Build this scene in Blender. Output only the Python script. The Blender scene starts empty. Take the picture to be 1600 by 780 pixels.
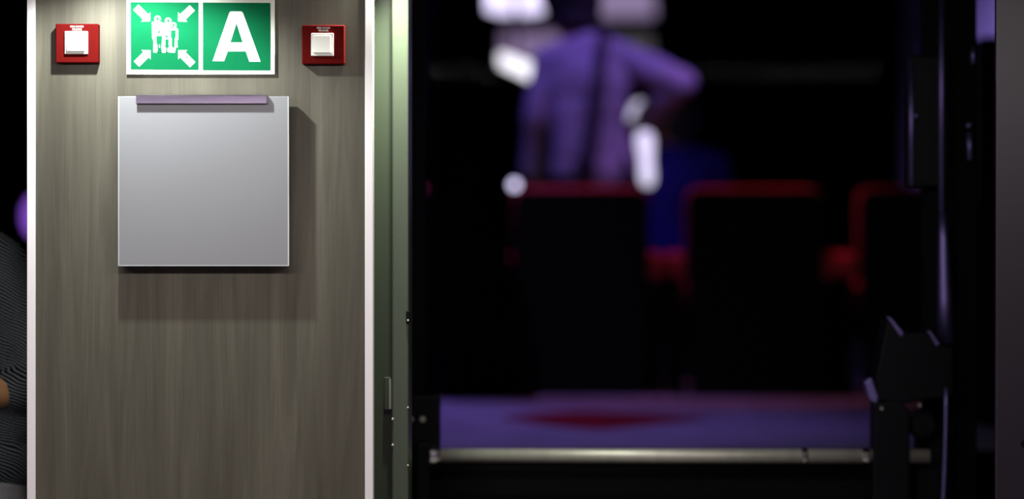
import bpy, bmesh, math, random
from mathutils import Vector, Matrix, noise
random.seed(7)
sc = bpy.context.scene
C = sc.collection

# ------------------------------------------------------------------ camera
F = 3750.0                      # focal length in pixels of the 1600 wide frame
CH = 1.45                       # camera height
cam_d = bpy.data.cameras.new('camera'); cam = bpy.data.objects.new('camera', cam_d); C.objects.link(cam)
cam.location = (0, 0, CH); cam.rotation_euler = (math.pi/2, 0, 0)
cam_d.sensor_width = 36; cam_d.lens = F/1600*36
cam_d.clip_end = 60; cam_d.clip_start = 0.05
cam_d.dof.use_dof = True; cam_d.dof.focus_distance = 5.0; cam_d.dof.aperture_fstop = 1.02
sc.camera = cam

# ------------------------------------------------------------------ world, lights, exposure
w = bpy.data.worlds.new('world'); sc.world = w; w.use_nodes = True
w.node_tree.nodes['Background'].inputs[0].default_value = (0.0, 0.0, 0.0, 1)
sc.view_settings.view_transform = 'Standard'; sc.view_settings.look = 'None'
sc.view_settings.exposure = 0; sc.view_settings.gamma = 1; sc.view_settings.use_curve_mapping = False
sc.cycles.use_denoising = True
sc.cycles.max_bounces = 6

def light(name, kind, loc, energy, col, rot=(0, 0, 0), **kw):
    d = bpy.data.lights.new(name, kind); o = bpy.data.objects.new(name, d); C.objects.link(o)
    o.location = loc; o.rotation_euler = rot; d.energy = energy; d.color = col
    for k, v in kw.items(): setattr(d, k, v)
    return o
def aim(o, target):
    o.rotation_euler = (Vector(target) - o.location).to_track_quat('-Z', 'Y').to_euler()
R = math.radians
# recessed downlights of the foyer ceiling and of the door soffit
light('downlight_panel', 'SPOT', (-0.787, 4.767, 2.11), 47, (0.92, 1.0, 0.98), spot_size=R(134), spot_blend=0.45, shadow_soft_size=0.014)
light('downlight_frame', 'SPOT', (-0.240, 4.9965, 2.11), 84, (0.93, 1.0, 0.86), spot_size=R(112), spot_blend=1.0, shadow_soft_size=0.015)
# added fill panel under the ceiling for the foyer's ambient light
light('foyer_fill', 'AREA', (-0.2, 3.7, 2.03), 38, (1.0, 0.945, 0.93), rot=(R(20), 0, 0), shape='RECTANGLE', size=3.6, size_y=0.14)
# added unseen lights tinting the back wall that the clamp reflects
light('clamp_mauve_fill', 'AREA', (-1.6, -1.6, 2.0), 60, (0.90, 0.78, 1.0), rot=(R(-70), 0, 0), shape='RECTANGLE', size=3.0, size_y=0.3)
wl = light('clamp_warm_fill', 'SPOT', (-1.2, -2.2, 1.7), 16, (1.0, 0.60, 0.48), spot_size=R(50), spot_blend=0.6, shadow_soft_size=0.05)
aim(wl, (-1.42, -3.0, 2.1))
# stage lamps of the hall, apart from the added red one
hs = light('hall_lamp_aisle', 'SPOT', (-0.45, 9.15, 4.0), 270, (0.37, 0.22, 1.0), spot_size=R(62), spot_blend=0.6, shadow_soft_size=0.12)
aim(hs, (-0.35, 8.3, 0.88))
hp = light('hall_lamp_person', 'SPOT', (1.35, 8.9, 4.0), 165, (0.44, 0.24, 1.0), spot_size=R(26), spot_blend=0.5, shadow_soft_size=0.10)
aim(hp, (0.4, 10.1, 2.1))
hb = light('hall_lamp_blue', 'SPOT', (-1.3, 9.2, 3.9), 100, (0.25, 0.16, 1.0), spot_size=R(26), spot_blend=0.5, shadow_soft_size=0.10)
aim(hb, (0.3, 10.1, 2.05))
hr = light('seat_red_fill', 'SPOT', (0.8, 9.5, 3.9), 60, (1.0, 0.22, 0.42), spot_size=R(40), spot_blend=0.6, shadow_soft_size=0.10)  # added light to redden the seat tops and armrests
aim(hr, (0.75, 9.46, 1.6))
hw = light('hall_lamp_side', 'SPOT', (2.2, 11.5, 3.9), 1000, (0.42, 0.30, 1.0), spot_size=R(70), spot_blend=0.6, shadow_soft_size=0.10)
aim(hw, (4.2, 13.6, 2.2))

# ------------------------------------------------------------------ helpers
def S2L(c):
    return tuple((x/12.92 if x <= 0.04045 else ((x+0.055)/1.055)**2.4) for x in c)
def px(x, y, Y):
    return Vector(((x-800)/F*Y, Y, CH-(y-390)/F*Y))

MATS = {}
def mat(name, col, rough=0.5, metal=0.0, spec=0.5, emit=None, estr=0.0, bump=None, var=None, sheen=0.0):
    """procedural principled material; var=(scale xyz, amount) mottles the colour, bump=(scale, strength)"""
    if name in MATS: return MATS[name]
    m = bpy.data.materials.new(name); m.use_nodes = True
    nt = m.node_tree; b = nt.nodes['Principled BSDF']
    b.inputs['Base Color'].default_value = (*col, 1); b.inputs['Roughness'].default_value = rough
    b.inputs['Metallic'].default_value = metal; b.inputs['Specular IOR Level'].default_value = spec
    if sheen: b.inputs['Sheen Weight'].default_value = sheen
    if emit:
        b.inputs['Emission Color'].default_value = (*emit, 1); b.inputs['Emission Strength'].default_value = estr
    tc = nt.nodes.new('ShaderNodeTexCoord')
    if var:
        mp = nt.nodes.new('ShaderNodeMapping'); mp.inputs['Scale'].default_value = var[0]
        nz = nt.nodes.new('ShaderNodeTexNoise'); nz.inputs['Scale'].default_value = 1.0; nz.inputs['Detail'].default_value = 5
        rp = nt.nodes.new('ShaderNodeValToRGB')
        a = var[1]
        rp.color_ramp.elements[0].position = 0.3; rp.color_ramp.elements[1].position = 0.7
        rp.color_ramp.elements[0].color = (*[c*(1-a) for c in col], 1); rp.color_ramp.elements[1].color = (*[min(1, c*(1+a)) for c in col], 1)
        nt.links.new(tc.outputs['Object'], mp.inputs['Vector']); nt.links.new(mp.outputs[0], nz.inputs['Vector'])
        nt.links.new(nz.outputs['Fac'], rp.inputs[0]); nt.links.new(rp.outputs[0], b.inputs['Base Color'])
    if bump:
        nz = nt.nodes.new('ShaderNodeTexNoise'); nz.inputs['Scale'].default_value = bump[0]; nz.inputs['Detail'].default_value = 4
        bp = nt.nodes.new('ShaderNodeBump'); bp.inputs['Strength'].default_value = bump[1]; bp.inputs['Distance'].default_value = 0.002
        nt.links.new(tc.outputs['Object'], nz.inputs['Vector']); nt.links.new(nz.outputs['Fac'], bp.inputs['Height'])
        nt.links.new(bp.outputs[0], b.inputs['Normal'])
    MATS[name] = m
    return m

def root_loc(p):
    v = Vector((0, 0, 0))
    while p is not None:
        v += p.location; p = p.parent
    return v
def tag(o, label=None, cat=None, group=None, kind=None):
    if label: o['label'] = label
    if cat: o['category'] = cat
    if group: o['group'] = group
    if kind: o['kind'] = kind
    return o
def thing(name, loc, label, cat, group=None, kind=None):
    o = bpy.data.objects.new(name, None); C.objects.link(o); o.location = loc; o.empty_display_size = 0.05
    return tag(o, label, cat, group, kind)
def obj(name, bm, m, parent=None, smooth=False, base=False):
    """link a bmesh (world coordinates) as one mesh object under parent; base=True puts the origin at its base"""
    if base:
        xs = [v.co for v in bm.verts]
        loc = Vector(((min(v.x for v in xs)+max(v.x for v in xs))/2, (min(v.y for v in xs)+max(v.y for v in xs))/2, min(v.z for v in xs)))
    else:
        loc = root_loc(parent)
    bmesh.ops.translate(bm, verts=bm.verts, vec=-loc)
    me = bpy.data.meshes.new(name); bm.to_mesh(me); bm.free()
    me.materials.append(m)
    if smooth:
        for p in me.polygons: p.use_smooth = True
    o = bpy.data.objects.new(name, me); C.objects.link(o)
    if base: o.location = loc
    o.parent = parent
    return o
def NB(): return bmesh.new()
def box(bm, x0, x1, y0, y1, z0, z1, bev=0.0, seg=2):
    t = bmesh.new()
    vs = [t.verts.new((x, y, z)) for x in (x0, x1) for y in (y0, y1) for z in (z0, z1)]
    for f in ((0, 1, 3, 2), (4, 6, 7, 5), (0, 4, 5, 1), (2, 3, 7, 6), (0, 2, 6, 4), (1, 5, 7, 3)):
        t.faces.new([vs[i] for i in f])
    if bev: bmesh.ops.bevel(t, geom=t.edges[:], offset=bev, segments=seg, profile=0.5, affect='EDGES')
    bmesh.ops.recalc_face_normals(t, faces=t.faces)
    join(bm, t)
    return bm
def join(bm, t):
    me = bpy.data.meshes.new('tmp'); t.to_mesh(me); t.free(); bm.from_mesh(me); bpy.data.meshes.remove(me)
def prism(bm, pts, y0, y1, bev=0.0):
    """outline of (x, z) points extruded from y0 (front) to y1"""
    t = bmesh.new()
    f = t.faces.new([t.verts.new((x, y0, z)) for x, z in pts])
    r = bmesh.ops.extrude_face_region(t, geom=[f])
    bmesh.ops.translate(t, verts=[v for v in r['geom'] if isinstance(v, bmesh.types.BMVert)], vec=(0, y1-y0, 0))
    if bev: bmesh.ops.bevel(t, geom=t.edges[:], offset=bev, segments=2, profile=0.5, affect='EDGES')
    bmesh.ops.recalc_face_normals(t, faces=t.faces)
    join(bm, t); return bm
def tube(bm, pts, rad, n=16):
    """swept circle along points, closed ends; rad number or list"""
    pts = [Vector(p) for p in pts]
    if not isinstance(rad, (list, tuple)): rad = [rad]*len(pts)
    rings = []
    for i, p in enumerate(pts):
        d = (pts[min(i+1, len(pts)-1)]-pts[max(i-1, 0)]).normalized()
        a = d.orthogonal().normalized() if not rings else (last - d*last.dot(d)).normalized()
        last = a; b = d.cross(a)
        rings.append([bm.verts.new(p+(a*math.cos(2*math.pi*k/n)+b*math.sin(2*math.pi*k/n))*rad[i]) for k in range(n)])
    for r0, r1 in zip(rings, rings[1:]):
        for k in range(n): bm.faces.new((r0[k], r0[(k+1) % n], r1[(k+1) % n], r1[k]))
    bm.faces.new(rings[0][::-1]); bm.faces.new(rings[-1])
    bmesh.ops.recalc_face_normals(bm, faces=bm.faces)
    return bm
def lathe(bm, prof, c, axis='Z', n=24):
    """profile of (radius, height) turned about an axis through c"""
    c = Vector(c); rings = []
    for r, h in prof:
        ring = []
        for k in range(n):
            a = 2*math.pi*k/n; u, v = r*math.cos(a), r*math.sin(a)
            ring.append(bm.verts.new(c+Vector((u, v, h) if axis == 'Z' else ((u, h, v) if axis == 'Y' else (h, u, v)))))
        rings.append(ring)
    for r0, r1 in zip(rings, rings[1:]):
        for k in range(n): bm.faces.new((r0[k], r0[(k+1) % n], r1[(k+1) % n], r1[k]))
    bm.faces.new(rings[0][::-1]); bm.faces.new(rings[-1])
    bmesh.ops.recalc_face_normals(bm, faces=bm.faces)
    return bm
def ball(bm, c, r, seg=3, M=None):
    """ellipsoid; r number or three radii, M optional 3x3 rotation"""
    if not isinstance(r, (list, tuple)): r = (r, r, r)
    m4 = Matrix.Translation(Vector(c)) @ (M.to_4x4() if M else Matrix()) @ Matrix.Diagonal((*r, 1))
    bmesh.ops.create_icosphere(bm, subdivisions=seg, radius=1, matrix=m4)
    return bm
def cap(bm, p0, p1, r0, r1):
    """tapered limb with round ends"""
    p0, p1 = Vector(p0), Vector(p1)
    n = 8
    tube(bm, [p0.lerp(p1, i/n) for i in range(n+1)], [r0+(r1-r0)*i/n for i in range(n+1)], 20)
    ball(bm, p0, r0); ball(bm, p1, r1)
def fuse(bm, voxel=0.008, smooth=4, fold=None):
    """one continuous surface out of overlapping volumes"""
    me = bpy.data.meshes.new('raw'); bm.to_mesh(me); bm.free()
    o = bpy.data.objects.new('raw', me); C.objects.link(o)
    m = o.modifiers.new('r', 'REMESH'); m.mode = 'VOXEL'; m.voxel_size = voxel
    s = o.modifiers.new('s', 'SMOOTH'); s.iterations = smooth; s.factor = 0.5
    bpy.context.view_layer.update()
    dg = bpy.context.evaluated_depsgraph_get()
    out = bmesh.new(); ev = o.evaluated_get(dg); out.from_mesh(ev.data)
    bpy.data.objects.remove(o); bpy.data.meshes.remove(me)
    if fold:
        amp, sx, sz = fold
        out.normal_update()
        for v in out.verts:
            q = Vector((v.co.x*sx, v.co.y*sx, v.co.z*sz))
            v.co += v.normal*amp*noise.noise(q)
    return out

# ------------------------------------------------------------------ materials
def wood_material():
    m = bpy.data.materials.new('grey_oak_laminate'); m.use_nodes = True; nt = m.node_tree; L = nt.links.new
    b = nt.nodes['Principled BSDF']; b.inputs['Roughness'].default_value = 0.62; b.inputs['Specular IOR Level'].default_value = 0.3
    tc = nt.nodes.new('ShaderNodeTexCoord')
    def nz(scale, detail, sc3, dist=0.0):
        mp = nt.nodes.new('ShaderNodeMapping'); mp.inputs['Scale'].default_value = sc3
        n = nt.nodes.new('ShaderNodeTexNoise'); n.inputs['Scale'].default_value = scale; n.inputs['Detail'].default_value = detail
        n.inputs['Distortion'].default_value = dist
        L(tc.outputs['Object'], mp.inputs['Vector']); L(mp.outputs[0], n.inputs['Vector']); return n
    broad = nz(1, 3, (9, 9, 0.55), 0.6)           # broad boards of light and dark
    fig = nz(1, 5, (20, 20, 1.5), 2.2)            # cathedral figure
    fine = nz(1, 4, (420, 420, 5))                # fine pores
    def mix(a, bb, f, mode='MIX'):
        x = nt.nodes.new('ShaderNodeMix'); x.data_type = 'RGBA'; x.blend_type = mode
        for i, val in ((0, f), (6, a), (7, bb)):
            if hasattr(val, 'is_linked') or hasattr(val, 'links'): L(val, x.inputs[i])
            else: x.inputs[i].default_value = val
        return x.outputs[2]
    r1 = nt.nodes.new('ShaderNodeValToRGB'); e = r1.color_ramp.elements
    e[0].position = 0.32; e[0].color = (0.060, 0.0515, 0.037, 1); e[1].position = 0.68; e[1].color = (0.096, 0.085, 0.064, 1)
    x = r1.color_ramp.elements.new(0.5); x.color = (0.077, 0.068, 0.050, 1)
    L(broad.outputs['Fac'], r1.inputs[0])
    r2 = nt.nodes.new('ShaderNodeValToRGB'); e = r2.color_ramp.elements
    e[0].position = 0.30; e[0].color = (0.80, 0.79, 0.78, 1); e[1].position = 0.66; e[1].color = (1.09, 1.10, 1.09, 1)
    L(fig.outputs['Fac'], r2.inputs[0])
    r3 = nt.nodes.new('ShaderNodeValToRGB'); e = r3.color_ramp.elements
    e[0].position = 0.35; e[0].color = (0.90, 0.90, 0.89, 1); e[1].position = 0.6; e[1].color = (1.05, 1.05, 1.05, 1)
    L(fine.outputs['Fac'], r3.inputs[0])
    c = mix(r1.outputs[0], r2.outputs[0], 1.0, 'MULTIPLY'); c = mix(c, r3.outputs[0], 1.0, 'MULTIPLY')
    L(c, b.inputs['Base Color'])
    bp = nt.nodes.new('ShaderNodeBump'); bp.inputs['Strength'].default_value = 0.12; bp.inputs['Distance'].default_value = 0.001
    L(fine.outputs['Fac'], bp.inputs['Height']); L(bp.outputs[0], b.inputs['Normal'])
    return m
WOOD = wood_material()
TRIM = mat('white_edge', (0.68, 0.635, 0.64), 0.5, var=((3, 3, 1.2), 0.03))
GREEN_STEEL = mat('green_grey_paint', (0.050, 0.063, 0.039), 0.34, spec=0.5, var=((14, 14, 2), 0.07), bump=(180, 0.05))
GREEN_SHADED = mat('shaded_green_grey_paint', (0.033, 0.043, 0.025), 0.34, spec=0.4, var=((14, 14, 2), 0.07), bump=(180, 0.05))  # frame paint with the recess's weaker light put into the colour
DARK_STEEL = mat('dark_grey_metal', (0.015, 0.011, 0.017), 0.42, metal=0.2, var=((2, 2, 120), 0.10), bump=(300, 0.04))
BLACK = mat('black_paint', (0.002, 0.002, 0.0025), 0.6, spec=0.04, var=((8, 8, 8), 0.15))
BLACKGLOSS = mat('black_plastic', (0.0025, 0.0025, 0.0035), 0.45, spec=0.10, var=((20, 20, 20), 0.15))
CHROME = mat('chrome', (0.82, 0.80, 0.84), 0.07, metal=1.0, var=((6, 6, 6), 0.03))
STEEL = mat('brushed_steel', (0.40, 0.38, 0.33), 0.48, metal=0.6, var=((60, 4, 4), 0.06))
ROD_LIT = mat('purple_lit_metal', (0.16, 0.13, 0.32), 0.5, metal=1.0, var=((30, 30, 3), 0.08))  # purple hall light on the metal put into its colour
PLASTIC = mat('white_plastic', (0.60, 0.58, 0.53), 0.4, var=((30, 30, 30), 0.02))
REDP = mat('red_plastic', (0.068, 0.0022, 0.0018), 0.7, spec=0.03, var=((40, 40, 40), 0.06))
SIGNW = mat('sign_white', (0.60, 0.62, 0.53), 0.6, spec=0.15, var=((12, 12, 12), 0.03))
SIGNG = mat('sign_green', (0.0015, 0.094, 0.034), 0.7, spec=0.04, var=((9, 9, 9), 0.12))
PRINTW = mat('print_white', (0.56, 0.57, 0.55), 0.6, spec=0.15, var=((12, 12, 12), 0.02))
LETTER = mat('lettering_grey', (0.42, 0.40, 0.38), 0.7, spec=0.05, var=((12, 12, 12), 0.02))
CARPET = mat('lilac_carpet', (0.24, 0.23, 0.26), 0.95, spec=0.1, var=((7, 7, 7), 0.18), bump=(250, 0.6))
CARPETR = mat('red_carpet', (0.20, 0.006, 0.012), 0.95, spec=0.1, var=((12, 12, 12), 0.25), bump=(250, 0.6))
REDF = mat('red_upholstery', (0.62, 0.06, 0.07), 0.85, spec=0.15, var=((25, 25, 25), 0.2), bump=(300, 0.3))
SHELL = mat('black_seat_shell', (0.005, 0.003, 0.003), 0.7, spec=0.15, var=((12, 12, 12), 0.2))
VELVET = mat('black_velvet', (0.0045, 0.0045, 0.007), 0.95, spec=0.1, var=((10, 10, 2), 0.3))
HALLW = mat('hall_black_wall', (0.004, 0.004, 0.005), 0.9, spec=0.1, var=((1, 1, 1), 0.3))
HALLP = mat('hall_grey_wall', (0.25, 0.24, 0.27), 0.8, spec=0.2, var=((1, 1, 1), 0.1))
FLOORM = mat('foyer_floor', (0.17, 0.15, 0.14), 0.5, var=((5, 5, 5), 0.2))
CEILM = mat('foyer_ceiling', (0.66, 0.65, 0.64), 0.8, var=((3, 3, 3), 0.04))
BACKW = mat('foyer_mauve_wall', (0.55, 0.44, 0.60), 0.7, var=((0.9, 0.9, 0.9), 0.55))
SIDEW = mat('foyer_warm_wall', (0.42, 0.33, 0.27), 0.7, var=((1.2, 1.2, 1.2), 0.3))
SKIN = mat('skin', (0.45, 0.22, 0.13), 0.5, var=((18, 18, 18), 0.08))
SKIN2 = mat('olive_skin', (0.50, 0.27, 0.12), 0.5, var=((18, 18, 18), 0.08))
HAIR = mat('black_hair', (0.006, 0.005, 0.006), 0.6, var=((60, 60, 8), 0.4), bump=(160, 0.6))
SHIRT = mat('pale_shirt', (0.32, 0.30, 0.38), 0.9, spec=0.1, var=((6, 6, 3), 0.12))
STRAPM = mat('dark_strap', (0.03, 0.025, 0.04), 0.8, var=((30, 30, 30), 0.2))
TROUS = mat('black_trousers', (0.012, 0.012, 0.016), 0.9, var=((8, 8, 8), 0.2))
BLUES = mat('deep_blue_shirt', (0.025, 0.015, 0.19), 0.9, spec=0.1, var=((7, 7, 7), 0.2))
GREYT = mat('light_grey_cloth', (0.26, 0.27, 0.26), 0.9, var=((9, 9, 30), 0.12))
EYEW = mat('eye_white', (0.8, 0.8, 0.78), 0.3, var=((30, 30, 30), 0.03)); LIP = mat('lip', (0.32, 0.10, 0.08), 0.5, var=((30, 30, 30), 0.1))
def emit(name, col, s): return mat(name, (0.7, 0.7, 0.7), 0.5, emit=col, estr=s, var=((5, 5, 5), 0.02))

def acrylic_material():
    m = bpy.data.materials.new('frosted_acrylic'); m.use_nodes = True; nt = m.node_tree; L = nt.links.new
    out = nt.nodes['Material Output']; b = nt.nodes['Principled BSDF']
    b.inputs['Base Color'].default_value = (0.2, 0.2, 0.2, 1); b.inputs['Roughness'].default_value = 0.4
    t = nt.nodes.new('ShaderNodeBsdfTranslucent'); t.inputs[0].default_value = (0.34, 0.34, 0.36, 1)
    tc = nt.nodes.new('ShaderNodeTexCoord'); n = nt.nodes.new('ShaderNodeTexNoise'); n.inputs['Scale'].default_value = 4
    rp = nt.nodes.new('ShaderNodeValToRGB'); rp.color_ramp.elements[0].color = (0.235, 0.230, 0.240, 1); rp.color_ramp.elements[1].color = (0.265, 0.260, 0.275, 1)
    L(tc.outputs['Object'], n.inputs['Vector']); L(n.outputs['Fac'], rp.inputs[0]); L(rp.outputs[0], b.inputs['Base Color'])
    mx = nt.nodes.new('ShaderNodeMixShader'); mx.inputs[0].default_value = 0.25
    L(b.outputs[0], mx.inputs[1]); L(t.outputs[0], mx.inputs[2]); L(mx.outputs[0], out.inputs['Surface'])
    return m
ACRYL = acrylic_material()
ACRYL_EDGE_LIT = mat('acrylic_edge_lit', (0.40, 0.40, 0.41), 0.4, var=((9, 9, 9), 0.08))  # light caught in the sheet's edges put into a paler colour
def glass_material():
    m = bpy.data.materials.new('door_glass'); m.use_nodes = True; nt = m.node_tree; L = nt.links.new
    nt.nodes.remove(nt.nodes['Principled BSDF']); out = nt.nodes['Material Output']
    t = nt.nodes.new('ShaderNodeBsdfTransparent'); t.inputs[0].default_value = (0.95, 0.95, 0.97, 1)
    g = nt.nodes.new('ShaderNodeBsdfGlossy'); g.inputs['Roughness'].default_value = 0.02
    mx = nt.nodes.new('ShaderNodeMixShader'); mx.inputs[0].default_value = 0.0001
    L(t.outputs[0], mx.inputs[1]); L(g.outputs[0], mx.inputs[2]); L(mx.outputs[0], out.inputs['Surface'])
    return m
GLASS = glass_material()
def stripe_material():
    m = bpy.data.materials.new('pinstriped_shirt'); m.use_nodes = True; nt = m.node_tree; L = nt.links.new
    b = nt.nodes['Principled BSDF']; b.inputs['Roughness'].default_value = 0.8; b.inputs['Specular IOR Level'].default_value = 0.15
    tc = nt.nodes.new('ShaderNodeTexCoord'); sx = nt.nodes.new('ShaderNodeSeparateXYZ'); L(tc.outputs['Object'], sx.inputs[0])
    a = nt.nodes.new('ShaderNodeMath'); a.operation = 'MULTIPLY'; a.inputs[1].default_value = 0.55; L(sx.outputs[0], a.inputs[0])
    n = nt.nodes.new('ShaderNodeTexNoise'); n.inputs['Scale'].default_value = 7; L(tc.outputs['Object'], n.inputs['Vector'])
    n2 = nt.nodes.new('ShaderNodeMath'); n2.operation = 'MULTIPLY'; n2.inputs[1].default_value = 0.05; L(n.outputs['Fac'], n2.inputs[0])
    s1 = nt.nodes.new('ShaderNodeMath'); s1.operation = 'ADD'; L(sx.outputs[2], s1.inputs[0]); L(a.outputs[0], s1.inputs[1])
    s2 = nt.nodes.new('ShaderNodeMath'); s2.operation = 'ADD'; L(s1.outputs[0], s2.inputs[0]); L(n2.outputs[0], s2.inputs[1])
    k = nt.nodes.new('ShaderNodeMath'); k.operation = 'MULTIPLY'; k.inputs[1].default_value = 2*math.pi/0.0074; L(s2.outputs[0], k.inputs[0])
    sn = nt.nodes.new('ShaderNodeMath'); sn.operation = 'SINE'; L(k.outputs[0], sn.inputs[0])
    rp = nt.nodes.new('ShaderNodeValToRGB'); e = rp.color_ramp.elements
    e[0].position = 0.55; e[0].color = (0.004, 0.005, 0.006, 1); e[1].position = 0.95; e[1].color = (0.24, 0.28, 0.29, 1)
    L(sn.outputs[0], rp.inputs[0]); L(rp.outputs[0], b.inputs['Base Color'])
    return m
STRIPE = stripe_material()

# ------------------------------------------------------------------ the setting
Y0 = 5.0                                            # plane of the wood panel
def struct(name, bm, m, label, parent=None, smooth=False):
    o = obj(name, bm, m, parent, smooth)
    if parent is None: tag(o, label, name.split('_')[0], kind='structure')
    return o
HP = 0.88                                           # height of the hall platform
XL, XR = -5.0, 5.0
bm = NB(); box(bm, XL, XR, -3.0, 5.9, -0.1, 0.0); struct('floor', bm, FLOORM, 'dark foyer floor in front of the wood panel')
bm = NB(); box(bm, XL, XR, -3.0, Y0+0.84, 2.13, 2.25); struct('ceiling', bm, CEILM, 'pale foyer ceiling above the green sign')
bm = NB(); box(bm, XL, XR, -3.1, -3.0, 0, 2.13); struct('wall_back', bm, BACKW, 'mauve foyer wall behind the photographer')
bm = NB(); box(bm, XL-0.1, XL, -3.0, Y0, 0, 2.13); struct('wall_left', bm, SIDEW, 'warm foyer wall on the left')
bm = NB(); box(bm, XR, XR+0.1, -3.0, Y0, 0, 2.13); struct('wall_right', bm, SIDEW, 'warm foyer wall on the right')
# header over the doorways, recessed behind the panel plane
bm = NB(); box(bm, XL, XR, Y0+0.30, Y0+0.7, 2.08, 2.13); box(bm, XL, XR, Y0+0.70, Y0+0.84, 2.13, 4.6); struct('wall_header', bm, BLACK, 'dark header above the doorways')

def X(p, Y=Y0): return (p-800)/F*Y
def Z(p, Y=Y0): return CH-(p-390)/F*Y
# wood panel between two doorways
bm = NB(); box(bm, X(56), X(570), Y0, Y0+0.035, 0, 2.13); struct('wall_front', bm, WOOD, 'grey wood grain wall panel between white edge strips')
bm = NB(); box(bm, X(42.5), X(56)-0.0003, Y0-0.003, Y0+0.04, 0, 2.13, 0.0012); struct('trim_1', bm, TRIM, 'white edge strip along the left side of the wood panel')
bm = NB(); box(bm, X(570)+0.0003, X(583), Y0-0.003, Y0+0.04, 0, 2.13, 0.0012); struct('trim_2', bm, TRIM, 'white edge strip between wood panel and green door frame')
# green steel door frame, stepped profile
fr = thing('door_frame', (X(612), Y0+0.13, 0), 'pale green painted steel door frame right of the wood panel', 'door frame', kind='structure')
bm = NB(); box(bm, X(575, 5.16), X(612.5, 5.12), 5.16, 5.28, 0, 2.13, 0.002); obj('reveal', bm, GREEN_SHADED, fr)
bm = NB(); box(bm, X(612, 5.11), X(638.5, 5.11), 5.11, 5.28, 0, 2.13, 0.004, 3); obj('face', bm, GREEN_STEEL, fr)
bm = NB()
hx0, hx1 = X(600.5, 5.15), X(611, 5.15)
box(bm, hx0, hx1, 5.142, 5.165, Z(641, 5.14), Z(590, 5.14), 0.0015); hg = obj('hinge', bm, GREEN_SHADED, fr)
bm = NB(); tube(bm, [(hx1-0.001, 5.136, Z(639, 5.14)), (hx1-0.001, 5.136, Z(592, 5.14))], 0.0035, 12); obj('hinge_pin', bm, STEEL, hg)
for sy in (655.5, 696):
    bm = NB(); lathe(bm, [(0.0028, 0), (0.0028, -0.002), (0.0015, -0.003)], (X(613.4, 5.107), 5.112, Z(sy, 5.107)), 'Y', 12); obj('screw', bm, STEEL, fr)
bm = NB(); box(bm, X(634.5, 5.105), X(640, 5.105), 5.105, 5.14, Z(506, 5.105), Z(486, 5.105), 0.002); k = obj('latch_keeper', bm, BLACKGLOSS, fr)
bm = NB(); lathe(bm, [(0.0022, 0), (0.0022, -0.002), (0.001, -0.003)], (X(637.5, 5.105), 5.106, Z(501, 5.105)), 'Y', 12); obj('screw', bm, STEEL, k)
for sy in (637.5, 728):
    bm = NB(); lathe(bm, [(0.0022, 0), (0.0022, -0.002), (0.001, -0.003)], (X(637.2, 5.107), 5.112, Z(sy, 5.107)), 'Y', 12); obj('screw', bm, STEEL, fr)
# far jamb: the grey metal wall on the right
bm = NB(); box(bm, X(1556), XR, Y0, Y0+0.015, 0, 2.13, 0.003, 3); wr = struct('wall_metal', bm, DARK_STEEL, 'dark grey metal wall at the right edge')
bm = NB(); lathe(bm, [(0.008, 0.001), (0.008, -0.004), (0.006, -0.007)], (X(1601), Y0, Z(692)), 'Y', 20); obj('button', bm, BLACKGLOSS, wr)

# hall shell
bm = NB(); box(bm, -6, 7, 6.85, 17, HP-0.1, HP); fl = struct('floor_hall', bm, CARPET, 'grey lilac carpet of the hall beyond the glass door')
bm = NB(); c = px(937, 656, 0.57*F/266.0); N = 48; pts = []
for i in range(N):
    a = 2*math.pi*i/N
    q = (abs(math.cos(a))**1.6*math.copysign(1, math.cos(a)), abs(math.sin(a))**1.6*math.copysign(1, math.sin(a)))
    wob = 1+0.10*math.sin(3*a+0.7)
    pts.append((c.x+0.335*q[0]*wob, c.y+0.42*q[1]*wob))
t = NB(); f = t.faces.new([t.verts.new((x, y, HP-0.002)) for x, y in pts]); r = bmesh.ops.extrude_face_region(t, geom=[f])
bmesh.ops.translate(t, verts=[v for v in r['geom'] if isinstance(v, bmesh.types.BMVert)], vec=(0, 0, 0.005)); bmesh.ops.recalc_face_normals(t, faces=t.faces); join(bm, t)
tag(obj('carpet_motif', bm, CARPETR, fl), 'dark red pointed carpet motif')
st = thing('staircase', (0.4, 6.4, 0), 'black carpeted steps rising behind the glass door', 'stairs', kind='structure')
for i in range(5):
    bm = NB(); box(bm, -1.6, 2.2, 5.92+0.19*i, 6.85, 0.176*i, 0.176*(i+1)-0.001, 0.004); obj('step', bm, BLACK, st)
bm = NB(); box(bm, -6, 7, 17, 17.1, HP, 4.6); struct('wall_hall_back', bm, HALLW, 'black far wall of the dark hall')
bm = NB(); box(bm, -6.1, -6, 5.7, 17, 0, 4.6); struct('wall_hall_left', bm, HALLW, 'black side wall of the dark hall')
bm = NB(); box(bm, 7, 7.1, 5.7, 17, 0, 4.6); struct('wall_hall_right', bm, HALLW, 'black right wall of the dark hall')
bm = NB(); box(bm, -6, 7, 5.7, 17, 4.5, 4.6); struct('ceiling_hall', bm, HALLW, 'black ceiling of the dark hall')
bm = NB(); box(bm, 2.35, 4.4, 14.4, 14.5, HP, 4.4); struct('wall_partition', bm, HALLP, 'purple lit partition seen beside the right metal wall')

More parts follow.
